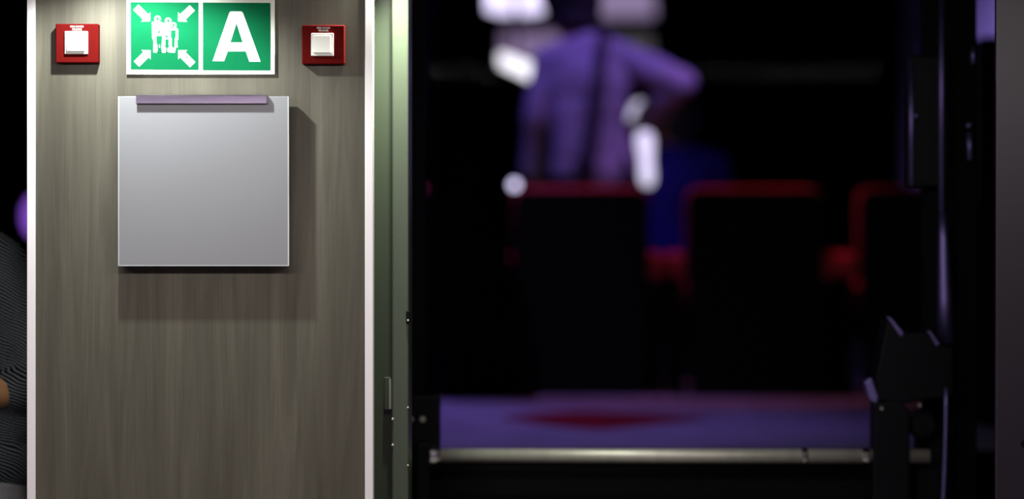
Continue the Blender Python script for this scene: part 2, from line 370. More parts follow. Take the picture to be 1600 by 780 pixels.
# ------------------------------------------------------------------ assembly point sign
SY = Y0-0.006
sg = thing('assembly_point_sign', (X(314.5), Y0, Z(117)), 'green and white assembly point sign with family pictogram and letter A', 'sign')
bm = NB(); box(bm, X(198.2), X(429.8), SY, Y0, Z(116.6), Z(-3.2), 0.0006); obj('board', bm, SIGNW, sg)
def zs(x, y): return (X(180+x/5.926), Z(y/5.926))          # crop coordinates of the sign
def flat(name, polys, m, parent, d0, d1):
    bm = NB()
    for p in polys: prism(bm, [zs(*q) for q in p], SY-d1, SY-d0)
    return obj(name, bm, m, parent)
g1 = flat('green_field', [[(146, 22), (776, 26), (776, 650), (148, 645)]], SIGNG, sg, -0.0003, 0.0006)
g2 = flat('green_field', [[(815, 26), (1440, 30), (1440, 655), (815, 652)]], SIGNG, sg, -0.0003, 0.0006)
def arrow(tip, tail, hw, hl, sw):
    t, s = Vector(tip), Vector(tail); d = (t-s).normalized(); n = Vector((-d.y, d.x)); b = t-d*hl
    return [tuple(q) for q in (t, b+n*hw, b+n*sw, s+n*sw, s-n*sw, b-n*sw, b-n*hw)]
for tip, tail in (((330, 202), (196, 70)), ((586, 202), (718, 76)), ((332, 467), (202, 596)), ((588, 467), (722, 602))):
    t, s = Vector(tip), Vector(tail); d = (t-s).normalized(); n = Vector((-d.y, d.x)); b = t-d*60
    poly = [t, b+n*61, b+n*35, s+n*35, s-n*35, b-n*35, b-n*61]
    ar = flat('arrow', [[tuple(q) for q in poly]], PRINTW, g1, 0.0005, 0.0010)
def disc(cx, cy, r, n=20): return [(cx+r*math.cos(2*math.pi*i/n), cy+r*math.sin(2*math.pi*i/n)) for i in range(n)]
white = [disc(397, 177, 31), disc(495, 196, 31), disc(545, 237, 28),
         [(343, 206), (378, 200), (400, 212), (425, 204), (470, 222), (500, 226), (520, 240), (548, 262), (578, 264), (589, 280), (588, 372), (578, 374), (584, 440), (566, 442), (558, 490), (498, 488), (470, 470), (474, 490), (438, 490), (434, 450), (400, 440), (392, 490), (356, 488), (358, 380), (346, 350)]]
flat('family_symbol', white, PRINTW, g1, 0.0005, 0.0010)
green = [[(385, 335), (440, 335), (436, 405), (431, 415), (430, 490), (418, 490), (417, 415), (410, 415), (408, 490), (397, 490), (396, 415), (388, 405)],
         [(468, 366), (500, 366), (498, 415), (506, 436), (490, 444), (486, 488), (476, 488), (478, 444), (462, 436), (470, 415)],
         [(520, 284), (563, 284), (563, 345), (556, 360), (554, 430), (544, 460), (538, 440), (528, 430), (528, 360), (520, 345)],
         disc(397, 178, 12, 10), disc(495, 196, 12, 10), disc(545, 236, 11, 10), disc(411, 300, 11, 10), disc(481, 340, 11, 10)]
flat('figure_detail', green, SIGNG, g1, 0.0009, 0.0013)
for mk in [[(260, 118), (280, 126), (276, 132), (256, 126)], [(640, 134), (662, 124), (664, 131), (644, 140)], [(252, 516), (266, 516), (262, 530), (272, 530), (254, 540), (258, 528)], [(652, 524), (678, 532), (664, 546), (658, 542), (664, 534), (652, 530)]]:
    flat('arrow_mark', [mk], SIGNG, g1, 0.0009, 0.0013)
# letter A with an open counter: left leg, right leg and bar as one outline split at the apex
legL = [(1062, 116), (1075, 108), (1127, 108), (1127, 220), (1070, 395), (1046, 478), (1012, 570), (906, 568)]
legR = [(1127, 108), (1172, 108), (1186, 120), (1350, 574), (1245, 574), (1212, 478), (1184, 395), (1127, 220)]
barA = [(1070, 395), (1184, 395), (1212, 478), (1046, 478)]
flat('letter_a', [legL, legR, barA], PRINTW, g2, 0.0005, 0.0010)

# ------------------------------------------------------------------ fire door release switches
def switch(x0, x1, y0, y1, rk, lower, label):
    """red plate x0..x1, y0..y1 (pixels on the panel), white rocker box rk"""
    t = thing('door_release_switch', (X((x0+x1)/2), Y0, Z(y1)), label, 'switch', 'red door release switches beside the sign')
    d = 0.020
    bm = NB(); box(bm, X(x0), X(x1), Y0-d, Y0, Z(y1), Z(y0), 0.0025, 3); obj('plate', bm, REDP, t)
    a, b, c, e = rk
    bm = NB(); box(bm, X(a), X(b), Y0-d-0.005, Y0-d+0.001, Z(e), Z(c), 0.0012); f = obj('switch_frame', bm, PLASTIC, t)
    # rocker, pressed at the top and proud at the bottom
    ww, hh = (b-a), (e-c)
    bm = NB()
    xa, xb, za, zb = X(a+ww*0.10), X(b-ww*0.12), Z(e-hh*0.13), Z(c+hh*0.10)
    y_t, y_b = Y0-d-0.0065, Y0-d-0.0105
    vs = [bm.verts.new(p) for p in ((xa, y_b, za), (xb, y_b, za), (xb, y_t, zb), (xa, y_t, zb), (xa, Y0-d-0.004, za), (xb, Y0-d-0.004, za), (xb, Y0-d-0.004, zb), (xa, Y0-d-0.004, zb))]
    for q in ((0, 1, 2, 3), (4, 7, 6, 5), (0, 4, 5, 1), (1, 5, 6, 2), (2, 6, 7, 3), (3, 7, 4, 0)): bm.faces.new([vs[i] for i in q])
    bmesh.ops.bevel(bm, geom=bm.edges[:], offset=0.0008, segments=2, profile=0.5, affect='EDGES'); bmesh.ops.recalc_face_normals(bm, faces=bm.faces)
    obj('rocker', bm, PLASTIC, f)
    for i, (txt, zc) in enumerate((('FIRE DOOR', y0+(4.6)), ('RELEASE', y0+8.8))):
        cu = bpy.data.curves.new('lettering', 'FONT'); cu.body = txt; cu.size = 0.0055; cu.align_x = 'CENTER'; cu.align_y = 'CENTER'; cu.extrude = 0.0003; cu.offset = 0.0001
        o = bpy.data.objects.new('tmp_text', cu); C.objects.link(o); bpy.context.view_layer.update()
        me = bpy.data.meshes.new_from_object(o.evaluated_get(bpy.context.evaluated_depsgraph_get()))
        bpy.data.objects.remove(o)
        me.transform(Matrix.Translation(Vector((X(x0+33.5), Y0-d-0.0003, Z(zc)))-root_loc(t)) @ Matrix.Rotation(math.pi/2, 4, 'X'))
        me.materials.clear(); me.materials.append(LETTER)
        q = bpy.data.objects.new('lettering', me); C.objects.link(q); q.parent = t
    return t
switch(89.5, 156.5, 38.5, 99.5, (104.5, 140.5, 50.5, 86.0), True, 'red fire door release switch with white rocker, left of the green sign')
switch(473.0, 539.5, 40.5, 101.5, (487.5, 522.5, 53.5, 89.0), True, 'red fire door release switch with white rocker, right of the green sign')

# ------------------------------------------------------------------ frosted acrylic document holder
ah = thing('acrylic_holder', (X(316), Y0-0.03, Z(417)), 'blank frosted acrylic holder hung from a chrome clamp under the sign', 'holder')
bx0, bx1, bz0, bz1 = X(183, 4.955), X(450.5, 4.955), Z(416, 4.955), Z(150, 4.955)
yf, yb = Y0-0.033, Y0-0.012
bm = NB(); box(bm, bx0, bx1, yf, yf+0.005, bz0, bz1, 0.0012); fs = obj('front_sheet', bm, ACRYL, ah)
for ex in (bx0, bx1-0.0022):
    bm = NB(); box(bm, ex-0.0002, ex+0.0024, yf-0.0003, yf+0.0052, bz0, bz1, 0.0006); obj('sheet_edge_lit', bm, ACRYL_EDGE_LIT, fs)
bm = NB(); box(bm, bx0, bx1, yf-0.0003, yf+0.0052, bz0-0.0002, bz0+0.0016, 0.0005); obj('sheet_edge_lit', bm, ACRYL_EDGE_LIT, fs)
bm = NB(); box(bm, bx0+0.002, bx1-0.002, yb-0.005, yb, bz0, bz1, 0.0012); obj('back_sheet', bm, ACRYL, ah)
bm = NB(); box(bm, bx0+0.002, bx1-0.002, yf+0.005, yb-0.005, bz0, bz0+0.004); obj('bottom_strip', bm, ACRYL, ah)
for a in (bx0+0.001, bx1-0.005):
    bm = NB(); box(bm, a, a+0.004, yf+0.005, yb-0.005, bz0+0.004, bz1); obj('side_strip', bm, ACRYL, ah)
cx0, cx1, cz0, cz1 = X(211, 4.945), X(416, 4.945), Z(161.5, 4.945), Z(148.5, 4.945)
bm = NB(); box(bm, cx0, cx1, yf-0.010, yf, cz0, cz1, 0.001); box(bm, cx0, cx1, yf-0.008, yb, bz1, bz1+0.003, 0.0008); ck = obj('clamp', bm, CHROME, ah)
for a in (230, 396):
    bm = NB(); tube(bm, [(X(a), yb-0.001, Z(180)), (X(a), Y0, Z(180))], 0.009, 20); obj('standoff', bm, STEEL, ah)

# ------------------------------------------------------------------ glass door with panic hardware
DY = 5.78
def dX(p, Y=DY): return X(p, Y)
def dZ(p, Y=DY): return Z(p, Y)
d1 = thing('door_1', (dX(1060), DY, 0), 'dark framed glass door with a steel panic bar', 'door', kind='structure')
DT = 2.125
bm = NB(); box(bm, dX(605), dX(664), DY-0.02, DY+0.025, 0.01, DT, 0.003); obj('stile', bm, BLACK, d1)
bm = NB(); box(bm, dX(1441), dX(1490), DY-0.02, DY+0.025, 0.01, DT, 0.003); obj('stile', bm, BLACK, d1)
bm = NB(); box(bm, dX(664), dX(1441), DY-0.018, DY+0.022, 2.075, DT, 0.003); obj('top_rail', bm, BLACK, d1)
bm = NB(); box(bm, dX(664), dX(1441), DY-0.018, DY+0.022, 0.01, dZ(729), 0.003); obj('kick_panel', bm, BLACK, d1)
bm = NB(); box(bm, dX(664), dX(1441), DY-0.004, DY+0.004, dZ(729), 2.075); obj('glass_pane', bm, GLASS, d1)
BY = 5.68
# end bracket on the hinge side
bm = NB(); box(bm, X(640, BY), X(687, BY), BY+0.015, DY-0.018, Z(735, BY), Z(618, BY), 0.006, 3); br = obj('end_bracket', bm, BLACKGLOSS, d1)
bm = NB(); box(bm, X(650, BY), X(672, BY), BY-0.02, BY+0.02, Z(790, BY), Z(690, BY), 0.006, 3); obj('bracket_arm', bm, BLACKGLOSS, br)
for a in (640.5, 660.0):
    bm = NB(); lathe(bm, [(0.0075, 0.004), (0.0075, -0.002), (0.004, -0.005)], (X(a, BY), BY+0.013, Z(656, BY)), 'Y', 16); obj('screw', bm, STEEL, br)
# push bar
bm = NB(); tube(bm, [(X(665, BY), BY, Z(712, BY)), (X(1452, BY), BY, Z(713, BY))], 0.0165, 32); pb = obj('push_bar', bm, STEEL, d1, smooth=False)
for p in pb.data.polygons: p.use_smooth = len(p.vertices) == 4
bm = NB(); lathe(bm, [(0.010, -0.004), (0.0190, 0.004), (0.0215, 0.014), (0.0205, 0.028), (0.0165, 0.036)], (X(664, BY), BY, Z(712, BY)), 'X', 28); obj('end_cap', bm, CHROME, pb)
bm = NB(); lathe(bm, [(0.0166, -0.003), (0.0195, 0.002), (0.0195, 0.006), (0.0166, 0.011)], (X(1254, BY), BY, Z(712.6, BY)), 'X', 28); obj('joint_ring', bm, CHROME, pb)
bm = NB(); lathe(bm, [(0.0166, -0.003), (0.0195, 0.002), (0.0195, 0.010), (0.0166, 0.015)], (X(1349, BY), BY, Z(712.8, BY)), 'X', 28); obj('joint_ring', bm, CHROME, pb)
# lock case with vertical rods
def q(*pts): return [(X(a, BY), Z(b, BY)) for a, b in pts]
bm = NB(); prism(bm, q((1384, 500), (1407, 521), (1448, 519), (1463, 540), (1486, 541), (1486, 618), (1404, 630), (1372, 626), (1366, 590)), BY-0.03, DY-0.018, 0.004); lc = obj('lock_case', bm, BLACKGLOSS, d1)
bm = NB(); prism(bm, q((1362, 628), (1404, 626), (1418, 640), (1418, 800), (1360, 800)), BY-0.035, BY+0.03, 0.005); obj('pivot_arm', bm, BLACKGLOSS, lc)
bm = NB(); prism(bm, q((1349, 596), (1360, 590), (1371, 620), (1367, 632), (1356, 622)), BY-0.02, BY+0.02, 0.003); obj('lever', bm, ROD_LIT, lc)
bm = NB(); prism(bm, q((1382, 494), (1389, 496), (1409, 520), (1404, 526)), BY-0.034, BY-0.02, 0.002); obj('case_edge_glint', bm, ROD_LIT, lc)  # purple glints on the case corners, built as raised strips
bm = NB(); prism(bm, q((1445, 516), (1450, 516), (1465, 537), (1460, 541)), BY-0.034, BY-0.02, 0.002); obj('case_edge_glint', bm, ROD_LIT, lc)
bm = NB(); lathe(bm, [(0.030, 0.04), (0.034, 0.03), (0.034, -0.02), (0.026, -0.03)], (X(1440, BY), BY, Z(663, BY)), 'Y', 28); obj('roller', bm, BLACKGLOSS, lc)
bm = NB(); prism(bm, q((1436, 680), (1486, 680), (1486, 800), (1436, 800), (1436, 700)), BY+0.03, DY-0.019, 0.004); obj('lower_case', bm, BLACKGLOSS, lc)
for a in (1374, 1433):
    bm = NB(); lathe(bm, [(0.004, 0.003), (0.004, -0.002), (0.002, -0.004)], (X(a, BY), BY-0.036, Z(637 if a < 1400 else 632, BY)), 'Y', 14); obj('screw', bm, STEEL, lc)
bm = NB(); tube(bm, [(X(1475, BY), BY+0.03, 2.12), (X(1475, BY), BY+0.03, Z(335, BY))], 0.0075, 16); obj('upper_rod', bm, ROD_LIT, d1, True)
bm = NB(); tube(bm, [(X(1476, BY), BY+0.03, Z(330, BY)), (X(1478, BY), BY+0.03, Z(380, BY)), (X(1480, BY), BY+0.03, Z(470, BY)), (X(1481, BY), BY+0.03, Z(538, BY))], [0.0085, 0.013, 0.018, 0.019], 20); obj('rod_sleeve', bm, ROD_LIT, d1, True)
bm = NB(); tube(bm, [(X(1473+6*math.sin(i/6*1.6)*0-8*(i/8)**2+1, BY), BY-0.035, Z(604+30*i, BY)) for i in range(9)], [0.003]+[0.0048]*8, 14); obj('lower_rod', bm, ROD_LIT, d1, True)
bm = NB(); box(bm, X(1422, BY), X(1486, BY), BY+0.03, DY-0.019, Z(292, BY), Z(84, BY), 0.006, 3); hb_ = obj('closer_box', bm, BLACKGLOSS, d1)
bm = NB(); tube(bm, [(X(1427, BY), BY+0.022, Z(290, BY)), (X(1426, BY), BY+0.022, Z(92, BY))], 0.0065, 16); obj('box_edge_lit', bm, ROD_LIT, hb_, True)  # purple light along the box edge, built as a tube
bm = NB(); lathe(bm, [(0.006, 0.006), (0.006, -0.004), (0.003, -0.006)], (X(1433, BY), BY+0.028, Z(180, BY)), 'Y', 14); obj('screw', bm, ROD_LIT, hb_)
# second leaf, only its stile and a strip of glass show
d2 = thing('door_2', (dX(1560), DY, 0), 'second dark framed glass door leaf beside the grey metal wall', 'door', kind='structure')
bm = NB(); box(bm, dX(1493), dX(1524), DY-0.02, DY+0.025, 0.01, DT, 0.003); obj('stile', bm, BLACK, d2)
bm = NB(); box(bm, dX(1524), dX(1750), DY-0.004, DY+0.004, 0.35, 2.075); obj('glass_pane', bm, GLASS, d2)
bm = NB(); box(bm, dX(1750), dX(1790), DY-0.02, DY+0.025, 0.01, DT, 0.003); obj('stile', bm, BLACK, d2)
bm = NB(); box(bm, dX(1524), dX(1750), DY-0.018, DY+0.022, 2.075, DT, 0.003); obj('top_rail', bm, BLACK, d2)
bm = NB(); box(bm, dX(1524), dX(1750), DY-0.018, DY+0.022, 0.01, 0.35, 0.003); obj('kick_panel', bm, BLACK, d2)
bm = NB(); tube(bm, [(X(1520, BY), BY+0.035, Z(250, BY)), (X(1519, BY), BY+0.035, Z(205, BY))], 0.007, 16); ph = obj('edge_gloss', bm, ROD_LIT, d2, True)  # pale gloss on an edge, built as a tube and a dot
bm = NB(); ball(bm, (X(1518.5, BY), BY+0.035, Z(195, BY)), 0.0075, 2); obj('edge_gloss_dot', bm, ROD_LIT, ph, True)
bm = NB(); tube(bm, [(X(1525, BY), BY+0.035, Z(98, BY)), (X(1525, BY), BY+0.035, Z(72, BY))], 0.006, 16); obj('edge_gloss_top', bm, ROD_LIT, d2, True)  # upper stretch of the same edge gloss, also built as a tube

# ------------------------------------------------------------------ hall furniture: theatre seats
SYB = 9.30                                           # plane of the seat backs' rear
def make_seat():
    t = thing('theatre_seat', (0, SYB+0.35, HP), 'x', 'seat', 'red theatre seats in a row')
    w, top = 0.265, HP+0.805
    bm = NB(); prism(bm, [(-w*0.93, HP+0.0), (w*0.93, HP+0.0), (w, HP+0.60), (w*0.985, top-0.05), (w*0.93, top-0.012), (w*0.85, top-0.004), (-w*0.85, top-0.004), (-w*0.93, top-0.012), (-w*0.985, top-0.05), (-w, HP+0.60)], SYB, SYB+0.03, 0.006); obj('back_shell', bm, SHELL, t)
    bm = NB(); prism(bm, [(-w*0.9, HP+0.36), (w*0.9, HP+0.36), (w*1.0, HP+0.60), (w*1.0, top-0.035), (w*0.96, top-0.008), (w*0.86, top+0.008), (-w*0.86, top+0.008), (-w*0.96, top-0.008), (-w*1.0, top-0.035), (-w*1.0, HP+0.60)], SYB+0.028, SYB+0.15, 0.02); obj('backrest', bm, REDF, t)
    bm = NB(); box(bm, -w*0.9, w*0.9, SYB+0.14, SYB+0.60, HP+0.32, HP+0.45, 0.04, 3); obj('seat_cushion', bm, REDF, t)
    for s in (-1, 1):
        xa = s*(w+0.030)
        bm = NB(); box(bm, xa-0.032, xa+0.032, SYB+0.04, SYB+0.50, HP+0.455, HP+0.56, 0.03, 4); ar = obj('armrest', bm, REDF, t)
        bm = NB(); box(bm, xa-0.022, xa+0.022, SYB+0.10, SYB+0.44, HP+0.06, HP+0.50, 0.008); obj('side_panel', bm, SHELL, ar)
        bm = NB(); box(bm, xa-0.026, xa+0.026, SYB+0.06, SYB+0.50, HP, HP+0.06, 0.006); obj('foot', bm, SHELL, t)
    return t
seat = make_seat()
def copy_tree(o, parent=None):
    c = o.copy(); C.objects.link(c); c.parent = parent
    for ch in list(o.children): copy_tree(ch, c)
    return c
SS = F/SYB
seat_lab = ['red theatre seat mostly hidden by the black drape', 'red theatre seat in front of the standing person', 'red theatre seat in the middle of the doorway, right of the standing person', 'red theatre seat partly behind the panic bar lock case']
for i, cxp in enumerate((637, 908, 1180, 1450)):
    s = seat if i == 0 else copy_tree(seat)
    s.location.x = (cxp-800)/SS; s['label'] = seat_lab[i]

# black drape
def drape():
    Yd = 9.10; bm = NB(); nu, nv = 90, 24; zt, zb = 4.45, HP
    def pt(u, v, off):
        z = zt+(zb-zt)*v
        py = 390-(z-CH)*F/Yd
        t = max(0.0, min(1.0, (py-200)/410))
        xr = 756+ (840-756)*t*t*(3-2*t); xl = 668 - 10*t
        x = (xl+(xr-xl)*u-800)/F*Yd
        y = Yd+0.035*math.sin(u*34+0.8*math.sin(v*3))+0.012*math.sin(u*71+v*5)+off
        return (x, y, z)
    grid = [[[bm.verts.new(pt(i/nu, j/nv, o)) for i in range(nu+1)] for j in range(nv+1)] for o in (0, 0.006)]
    for k in (0, 1):
        for j in range(nv):
            for i in range(nu):
                bm.faces.new((grid[k][j][i], grid[k][j][i+1], grid[k][j+1][i+1], grid[k][j+1][i]))
    for j in range(nv):
        for i in (0, nu): bm.faces.new((grid[0][j][i], grid[0][j+1][i], grid[1][j+1][i], grid[1][j][i]))
    for i in range(nu):
        for j in (0, nv): bm.faces.new((grid[0][j][i], grid[0][j][i+1], grid[1][j][i+1], grid[1][j][i]))
    bmesh.ops.recalc_face_normals(bm, faces=bm.faces)
    return bm
tag(obj('drape', drape(), VELVET, base=True, smooth=True), 'black velvet drape hanging just inside the green door frame', 'curtain')

# lamps of the hall
def lamp_panel(name, Y, quad, m, label, cat, thick=0.05):
    """quad of pixel corners at distance Y: a shallow light box with a dark housing"""
    pts = [px(a, b, Y) for a, b in quad]
    zmin = min(p.z for p in pts); xm = sum(p.x for p in pts)/len(pts)
    t = thing(name, (xm, Y+thick, zmin), label, cat)
    bm = NB(); prism(bm, [(p.x, p.z) for p in pts], Y, Y+0.012, 0.003); obj('diffuser', bm, m, t)
    cx = sum(p.x for p in pts)/len(pts); cz = sum(p.z for p in pts)/len(pts)
    bm = NB(); prism(bm, [(cx+(p.x-cx)*1.03, cz+(p.z-cz)*1.03) for p in pts], Y+0.012, Y+thick, 0.004); obj('housing', bm, BLACK, t)
    return t
lamp_panel('hanging_light', 13.0, [(744, -32), (864, -32), (858, 8), (848, 20), (834, 23), (778, 23), (762, 18), (750, 4)], emit('lamp_lilac', (0.80, 0.72, 1.0), 1.6), 'bright lilac light box left of the dark haired head', 'light')
t = bpy.data.objects['hanging_light']
bm = NB(); tube(bm, [(t.location.x, 13.03, t.location.z+0.1), (t.location.x, 13.03, 4.5)], 0.012, 12); obj('hanger', bm, BLACK, t)
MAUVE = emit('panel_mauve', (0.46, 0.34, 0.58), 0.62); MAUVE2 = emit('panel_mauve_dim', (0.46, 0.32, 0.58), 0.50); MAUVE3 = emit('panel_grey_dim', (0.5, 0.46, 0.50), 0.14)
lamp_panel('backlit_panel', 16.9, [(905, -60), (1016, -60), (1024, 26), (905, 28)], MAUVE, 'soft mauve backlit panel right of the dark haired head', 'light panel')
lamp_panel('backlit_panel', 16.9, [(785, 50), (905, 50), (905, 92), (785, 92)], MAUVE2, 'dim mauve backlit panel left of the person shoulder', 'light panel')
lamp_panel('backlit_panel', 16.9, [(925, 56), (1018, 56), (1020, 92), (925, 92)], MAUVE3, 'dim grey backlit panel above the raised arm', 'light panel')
lamp_panel('tilted_lamp', 12.0, [(779, 84), (786, 82), (832, 99), (833, 124), (826, 125), (780, 103)], emit('lamp_white', (0.97, 0.94, 1.0), 1.7), 'tilted bright white lamp left of the standing person', 'lamp', 0.06)
t = bpy.data.objects['tilted_lamp']
bm = NB(); tube(bm, [(t.location.x, 12.05, t.location.z+0.08), (t.location.x, 12.05, 4.5)], 0.01, 12); obj('hanger', bm, BLACK, t)
# small bulb on a thin stand
c = px(804, 289, 10.0)
t = thing('bulb_stand', (c.x, 10.0, HP), 'tiny lilac bulb lamp at the left edge of the middle seat', 'lamp')
bm = NB(); ball(bm, c, 0.020, 3); obj('bulb', bm, emit('bulb_lilac', (0.80, 0.74, 1.0), 2.2), t, True)
bm = NB(); tube(bm, [(c.x, 10.0, HP+0.02), (c.x, 10.0, c.z-0.018)], 0.007, 12); obj('stem', bm, BLACK, t)
bm = NB(); lathe(bm, [(0.09, 0), (0.09, 0.012), (0.02, 0.024)], (c.x, 10.0, HP), 'Z', 28); obj('base', bm, BLACK, t)
# added glowing shape for a bright lit white object behind the bent arm
YL = 10.55
def lp(a, b): return px(a, b, YL)
c = lp(1010, 250)
t = thing('white_glow', (c.x, YL, HP), 'glowing stand-in for a bright lit white object between the bent arm and the seats', 'lamp')
WHT = emit('white_glow_lower', (0.90, 0.85, 1.0), 1.05); WHT2 = emit('white_glow_upper', (0.92, 0.90, 0.90), 0.7)
bm = NB(); tube(bm, [lp(1007, 206), lp(1007, 212), lp(1008, 225), lp(1010, 250), lp(1011, 275), lp(1012, 286), lp(1012, 291)], [0.022, 0.036, 0.038, 0.029, 0.032, 0.027, 0.013], 24); obj('glow_lower', bm, WHT, t, True)
bm = NB(); tube(bm, [lp(1003, 158), lp(1000, 166), lp(994, 182), lp(990, 195), lp(988, 202)], [0.014, 0.034, 0.038, 0.030, 0.012], 24); obj('white_glow_upper', bm, WHT2, t, True)
bm = NB(); tube(bm, [(c.x, YL, HP+0.02), (c.x, YL, lp(0, 291).z)], 0.010, 12); obj('pole', bm, BLACK, t)
bm = NB(); lathe(bm, [(0.13, 0), (0.13, 0.015), (0.02, 0.03)], (c.x, YL, HP), 'Z', 32); obj('base', bm, BLACK, t)
bm = NB(); tube(bm, [lp(998, 208), lp(990, 202)], 0.008, 10); obj('joint', bm, BLACK, t)
# black loudspeaker cabinet seen through the second leaf
YC = 7.7
ls = thing('loudspeaker_cabinet', (X(1585, YC), YC+0.2, HP), 'tall black cabinet behind the second glass leaf', 'cabinet')
bm = NB(); box(bm, X(1529, YC), X(1660, YC), YC, YC+0.4, HP, Z(56, YC), 0.03, 4); obj('body', bm, BLACKGLOSS, ls)
bm = NB(); box(bm, X(1536, YC), X(1652, YC), YC-0.012, YC+0.002, HP+0.08, Z(66, YC), 0.006); obj('grille', bm, VELVET, ls)
# glowing globe on a stand, added for a purple patch beside the striped shirt
YG = 9.0; c = px(60, 338, YG)
gl = thing('purple_globe', (c.x, YG, HP), 'purple glowing globe standing in for a purple patch behind the left white edge strip', 'lamp')
bm = NB(); ball(bm, c, (0.065, 0.065, 0.09), 4); obj('globe', bm, emit('globe_purple', (0.20, 0.055, 0.55), 0.9), gl, True)
bm = NB(); tube(bm, [(c.x, YG, HP+0.02), (c.x, YG, c.z-0.09)], 0.012, 12); obj('stem', bm, BLACK, gl)
bm = NB(); lathe(bm, [(0.11, 0), (0.11, 0.015), (0.02, 0.03)], (c.x, YG, HP), 'Z', 28); obj('base', bm, BLACK, gl)

# ------------------------------------------------------------------ people
def basis(f):
    f = Vector(f).normalized(); u = Vector((0, 0, 1)); r = f.cross(u).normalized(); u = r.cross(f)
    return Matrix((r, f, u)).transposed()            # columns right, forward, up
def head(bm, c, f):
    M = basis(f); c = Vector(c)
    def P(x, y, z): return c+M @ Vector((x, y, z))
    ball(bm, P(0, -0.012, 0.025), (0.075, 0.094, 0.092), 4, M)       # skull
    ball(bm, P(0, 0.028, -0.045), (0.056, 0.062, 0.072), 4, M)       # jaw and face
    ball(bm, P(0, 0.060, -0.095), (0.024, 0.022, 0.020), 3, M)       # chin
    cap(bm, P(0, 0.085, 0.012), P(0, 0.106, -0.024), 0.009, 0.014)   # nose
    ball(bm, P(0, 0.080, 0.026), (0.050, 0.014, 0.010), 3, M)        # brow
    ball(bm, P(0, 0.086, -0.056), (0.024, 0.010, 0.012), 3, M)       # mouth mound
    for s in (-1, 1): ball(bm, P(s*0.077, -0.008, -0.006), (0.009, 0.020, 0.032), 3, M)   # ears
    return P, M
def hand(bm, wr, d, n, L=0.18, curl=0.5, side=1):
    """palm from wrist wr along d, n = palm normal; five fingers, thumb from the side of the palm"""
    d = Vector(d).normalized(); n = Vector(n); n = (n-d*n.dot(d)).normalized(); s = d.cross(n)*side; wr = Vector(wr)
    kn = wr+d*L*0.5
    for k in range(4):
        o = (k-1.5)*0.021
        cap(bm, wr+d*0.012+s*o*0.6, kn+s*o, 0.015, 0.012)
        ln = L*(0.42, 0.48, 0.45, 0.35)[k]
        p0 = kn+s*o
        a1, a2, a3 = curl*0.5, curl*1.2, curl*1.8
        p1 = p0+(d*math.cos(a1)+n*math.sin(a1))*ln*0.45
        p2 = p1+(d*math.cos(a2)+n*math.sin(a2))*ln*0.32
        p3 = p2+(d*math.cos(a3)+n*math.sin(a3))*ln*0.23
        cap(bm, p0, p1, 0.0100, 0.0090); cap(bm, p1, p2, 0.0090, 0.0082); cap(bm, p2, p3, 0.0082, 0.0070)
    t0 = wr+d*0.03-s*0.028; t1 = t0+(d*0.7-s*0.6+n*0.3).normalized()*0.045; t2 = t1+(d*0.9-s*0.2+n*0.4).normalized()*0.034
    cap(bm, t0, t1, 0.014, 0.0105); cap(bm, t1, t2, 0.0105, 0.008)
def limb(bm, pts, rs, g=0.0):
    for (a, b), (r0, r1) in zip(zip(pts, pts[1:]), zip(rs, rs[1:])): cap(bm, a, b, r0+g, r1+g)
def torso(bm, pel, wai, che, shl, shr, nek, g=0.0, k=1.0):
    pel, wai, che, shl, shr, nek = map(Vector, (pel, wai, che, shl, shr, nek))
    rx = (shr-shl); rx.normalize(); up = (che-pel).normalized(); fw = up.cross(rx).normalized()
    M = Matrix((rx, fw, up)).transposed()
    ball(bm, pel, (0.165*k+g, 0.118*k+g, 0.135+g), 4, M); ball(bm, pel.lerp(wai, 0.5), (0.158*k+g, 0.112*k+g, 0.13+g), 4, M)
    ball(bm, wai, (0.148*k+g, 0.106*k+g, 0.14+g), 4, M); ball(bm, wai.lerp(che, 0.5), (0.158*k+g, 0.112*k+g, 0.14+g), 4, M)
    ball(bm, che, (0.172*k+g, 0.118*k+g, 0.155+g), 4, M)
    m = shl.lerp(shr, 0.5)
    cap(bm, shl, m+up*0.03, 0.058+g, 0.075+g); cap(bm, shr, m+up*0.03, 0.058+g, 0.075+g)
    cap(bm, m+up*0.02, nek, 0.075+g*0.6, 0.056+g*0.4)
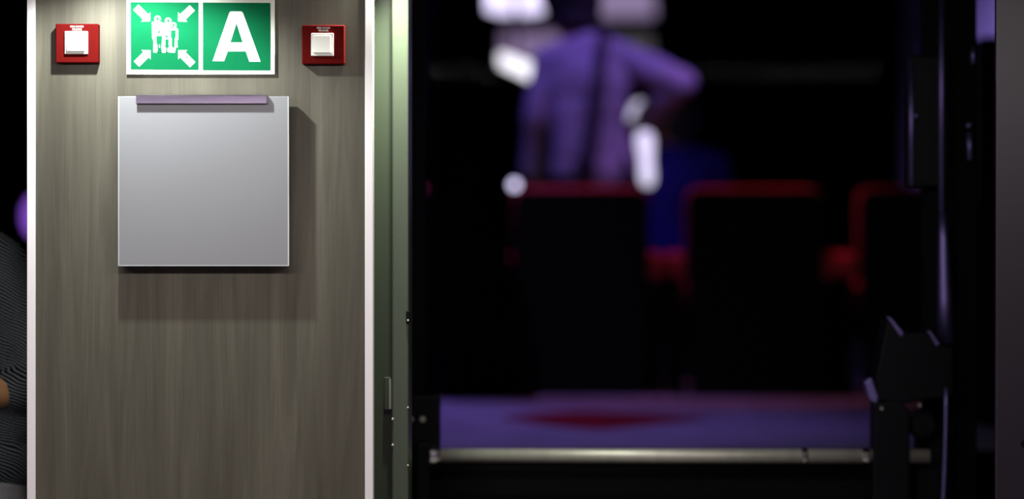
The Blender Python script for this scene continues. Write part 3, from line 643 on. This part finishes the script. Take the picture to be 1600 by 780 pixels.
def person(root, J, skin, shirt, trous, shoe, sleeve, shirt_fold, face, hair_long=0.0, vox=0.009, hs=1.0, hem=0.0, tail=(), curl=(0.4, 0.4), palms=((0, 1, 0), (0, 1, 0))):
    """J: joints in world space"""
    bm = NB()
    torso(bm, J['pel'], J['wai'], J['che'], J['shl'], J['shr'], J['nek'])
    cap(bm, J['nek'], Vector(J['head'])+Vector((0, 0, -0.05)), 0.055, 0.052)
    P, M = head(bm, J['head'], face)
    for s, pn, cu in (('l', palms[0], curl[0]), ('r', palms[1], curl[1])):
        limb(bm, [J['sh'+s], J['el'+s], J['wr'+s]], [0.052, 0.040, 0.027])
        limb(bm, [J['hip'+s], J['kn'+s], J['an'+s]], [0.088, 0.056, 0.040])
        cap(bm, Vector(J['an'+s])+Vector((0, 0, -0.03)), J['to'+s], 0.040, 0.030)
        hand(bm, J['wr'+s], J['hd'+s], pn, curl=cu, side=1 if s == 'l' else -1)
    b = obj('body', fuse(bm, vox*0.8, 3), skin, root, True)
    # face details
    for s in (-1, 1):
        bm = NB(); ball(bm, P(s*0.030, 0.074, 0.010), 0.0105, 3); e = obj('eye', bm, EYEW, b, True)
        bm = NB(); ball(bm, P(s*0.030, 0.0815, 0.010), 0.0048, 2); obj('iris', bm, HAIR, b, True)
    bm = NB(); ball(bm, P(0, 0.094, -0.055), (0.022, 0.006, 0.006), 3, M); obj('mouth', bm, LIP, b, True)
    bm = NB(); ball(bm, P(0, -0.024, 0.036), (0.087*hs, 0.100*hs, 0.096*hs), 4, M); ball(bm, P(0, -0.045, -0.03-hair_long), (0.074*hs, 0.066*hs, 0.07*hs), 4, M); ball(bm, P(0, 0.03, 0.085), (0.066, 0.056, 0.035), 4, M)
    obj('hair', fuse(bm, 0.009, 2, (0.010, 30, 12)), HAIR, root, True)
    # shirt
    bm = NB(); torso(bm, Vector(J['pel'])+Vector((0, 0, -hem)), J['wai'], J['che'], J['shl'], J['shr'], Vector(J['nek'])+Vector((0, 0, -0.03)), 0.016)
    for s in ('l', 'r'):
        e, wv = Vector(J['el'+s]), Vector(J['wr'+s])
        limb(bm, [J['sh'+s], e, e.lerp(wv, sleeve)], [0.056, 0.045, 0.040], 0.014)
    for c_, r_ in tail: ball(bm, c_, r_, 4)
    sh = obj('shirt', fuse(bm, vox, 3, shirt_fold), shirt, root, True)
    bm = NB()
    for s in ('l', 'r'):
        limb(bm, [J['hip'+s], J['kn'+s], Vector(J['an'+s])+Vector((0, 0, 0.0))], [0.092, 0.062, 0.050], 0.014)
    ball(bm, J['pel'], (0.172, 0.128, 0.13), 4); obj('trousers', fuse(bm, vox, 3, (0.006, 12, 9)), trous, root, True)
    for s in ('l', 'r'):
        a, tt = Vector(J['an'+s]), Vector(J['to'+s]); g = tt-a; g.z = 0; g.normalize()
        zf = min(tt.z-0.03, a.z-0.09)
        bm = NB(); cap(bm, a+Vector((0, 0, zf+0.042-a.z))-g*0.03, Vector((tt.x, tt.y, zf+0.038)), 0.044, 0.040); box(bm, -0.045, 0.045, -0.08, 0.21, 0, 0.02)
        vs = bm.verts[-8:]
        rot = basis(g).to_4x4()
        bmesh.ops.transform(bm, matrix=Matrix.Translation(Vector((a.x, a.y, zf))) @ rot, verts=vs)
        obj('shoe', fuse(bm, 0.01, 2), shoe, root, True)
    return sh

# standing person seen from behind, right hand on the hip
YP = 10.12
def J_(a, b, dy=0.0): return px(a, b, YP)*1.0+Vector((0, dy, 0))
hx = px(925, 0, YP).x
J = dict(pel=J_(930, 262), wai=J_(922, 205), che=J_(917, 132), shl=J_(858, 100), shr=J_(978, 92), nek=J_(898, 62, 0.02), head=J_(889, 6, 0.06),
         ell=J_(836, 184, 0.02), wrl=J_(836, 268, 0.12), hdl=Vector((0.05, 0.4, -0.9)),
         elr=J_(1066, 134, -0.06), wrr=J_(1006, 184, 0.08), hdr=Vector((-0.75, 0.5, -0.35)),
         hipl=J_(896, 290), hipr=J_(962, 290))
for s, dx in (('l', -0.10), ('r', 0.11)):
    J['kn'+s] = Vector((hx+dx, YP+0.03, HP+0.47)); J['an'+s] = Vector((hx+dx*1.1, YP, HP+0.10)); J['to'+s] = Vector((hx+dx*1.3, YP+0.16, HP+0.03))
p1 = thing('person', (hx, YP, HP), 'person standing with back turned in a purple lit shirt, one hand on the hip', 'person', 'people')
person(p1, J, SKIN, SHIRT, TROUS, BLACKGLOSS, 0.92, (0.020, 9, 4), (-0.75, 0.65, -0.1), 0.03, hs=1.38, palms=((0.6, 0, 0), (0, 0.5, -0.8)))
# dark bag strap over the back
bm = NB()
sp = [J_(944, 44, 0.02), J_(941, 58, -0.075), J_(938, 90, -0.128), J_(934, 130, -0.150), J_(930, 170, -0.142), J_(925, 210, -0.140), J_(918, 250, -0.148), J_(912, 290, -0.148)]
wd = 0.030
vs = []
for i, p in enumerate(sp):
    k = wd*(0.7+0.5*i/7)
    vs.append([bm.verts.new(p+Vector((sx*k, yy, 0))) for sx, yy in ((-1, 0), (1, 0), (1, 0.03), (-1, 0.03))])
for a, b in zip(vs, vs[1:]):
    for k in range(4): bm.faces.new((a[k], a[(k+1) % 4], b[(k+1) % 4], b[k]))
bm.faces.new(vs[0]); bm.faces.new(vs[-1][::-1]); bmesh.ops.recalc_face_normals(bm, faces=bm.faces)
tag(obj('strap', bm, STRAPM, p1, True), 'dark strap down the back')

# seated person in deep blue on a round stool beyond the seats
YQ = 10.95; sx = px(1062, 0, YQ).x
def K_(a, z, dy=0.0): return Vector((sx+a, YQ+dy, HP+z))
J = dict(pel=K_(0.02, 0.55), wai=K_(0.01, 0.70), che=K_(0, 0.84), shl=K_(-0.165, 0.945), shr=K_(0.165, 0.945), nek=K_(-0.01, 1.03), head=K_(-0.03, 1.14, 0.02),
         ell=K_(-0.21, 0.70, 0.02), wrl=K_(-0.12, 0.60, 0.22), hdl=Vector((0.2, 0.9, -0.1)), elr=K_(0.22, 0.70, 0.02), wrr=K_(0.12, 0.60, 0.24), hdr=Vector((-0.2, 0.9, -0.1)),
         hipl=K_(-0.09, 0.51), hipr=K_(0.11, 0.51), knl=K_(-0.12, 0.50, 0.40), knr=K_(0.15, 0.50, 0.40), anl=K_(-0.12, 0.10, 0.42), anr=K_(0.15, 0.10, 0.42),
         tol=K_(-0.13, 0.03, 0.58), tor=K_(0.17, 0.03, 0.58))
p2 = thing('person', (sx, YQ, HP), 'person in a deep blue shirt sitting in the dark beyond the red seats', 'person', 'people')
person(p2, J, SKIN, BLUES, TROUS, BLACKGLOSS, 0.9, (0.012, 12, 8), (-0.6, 0.8, 0), 0.0, vox=0.011, palms=((0, 0, -1), (0, 0, -1)))
t = thing('stool', (sx+0.01, YQ-0.01, HP), 'round black stool under the person in blue', 'stool')
bm = NB(); lathe(bm, [(0.15, 0.30), (0.17, 0.31), (0.175, 0.345), (0.165, 0.365), (0.10, 0.37)], (sx+0.01, YQ-0.01, HP), 'Z', 32); obj('seat', bm, SHELL, t, True)
bm = NB(); lathe(bm, [(0.03, 0.02), (0.03, 0.31)], (sx+0.01, YQ-0.01, HP), 'Z', 20); obj('post', bm, BLACK, t)
bm = NB(); lathe(bm, [(0.19, 0.0), (0.19, 0.015), (0.03, 0.03)], (sx+0.01, YQ-0.01, HP), 'Z', 32); obj('base', bm, BLACK, t)

# person in a pinstriped shirt at the left edge, behind the panel
YS = 5.42
def L_(a, b, dy=0.0): return px(a, b, YS)+Vector((0, dy, 0))
J = dict(pel=L_(-92, 690), wai=L_(-92, 590), che=L_(-96, 490), shl=L_(-236, 416), shr=L_(-2, 416), nek=L_(-118, 345), head=L_(-120, 254),
         ell=L_(-290, 600), wrl=L_(-190, 640, -0.20), hdl=Vector((0.9, -0.4, 0)), elr=L_(64, 600, -0.02), wrr=L_(-62, 622, -0.22), hdr=Vector((-0.9, -0.4, 0.0)),
         hipl=L_(-160, 740), hipr=L_(-26, 740))
lx = px(-92, 0, YS).x
for s, dx in (('l', -0.10), ('r', 0.10)):
    J['kn'+s] = Vector((lx+dx, YS-0.01, 0.50)); J['an'+s] = Vector((lx+dx*1.1, YS, 0.10)); J['to'+s] = Vector((lx+dx*1.4, YS-0.16, 0.03))
p3 = thing('person', (lx, YS, 0), 'person in a dark pinstriped shirt with bent forearm at the left edge', 'person', 'people')
person(p3, J, SKIN2, STRIPE, GREYT, BLACKGLOSS, 0.27, (0.012, 12, 10), (0.1, -1, 0), 0.0, hem=0.03, tail=[(L_(-88, 660), (0.205, 0.15, 0.16)), (L_(-84, 722), (0.215, 0.15, 0.10))], palms=((0, 0.2, -1), (0, 0.2, -1)))
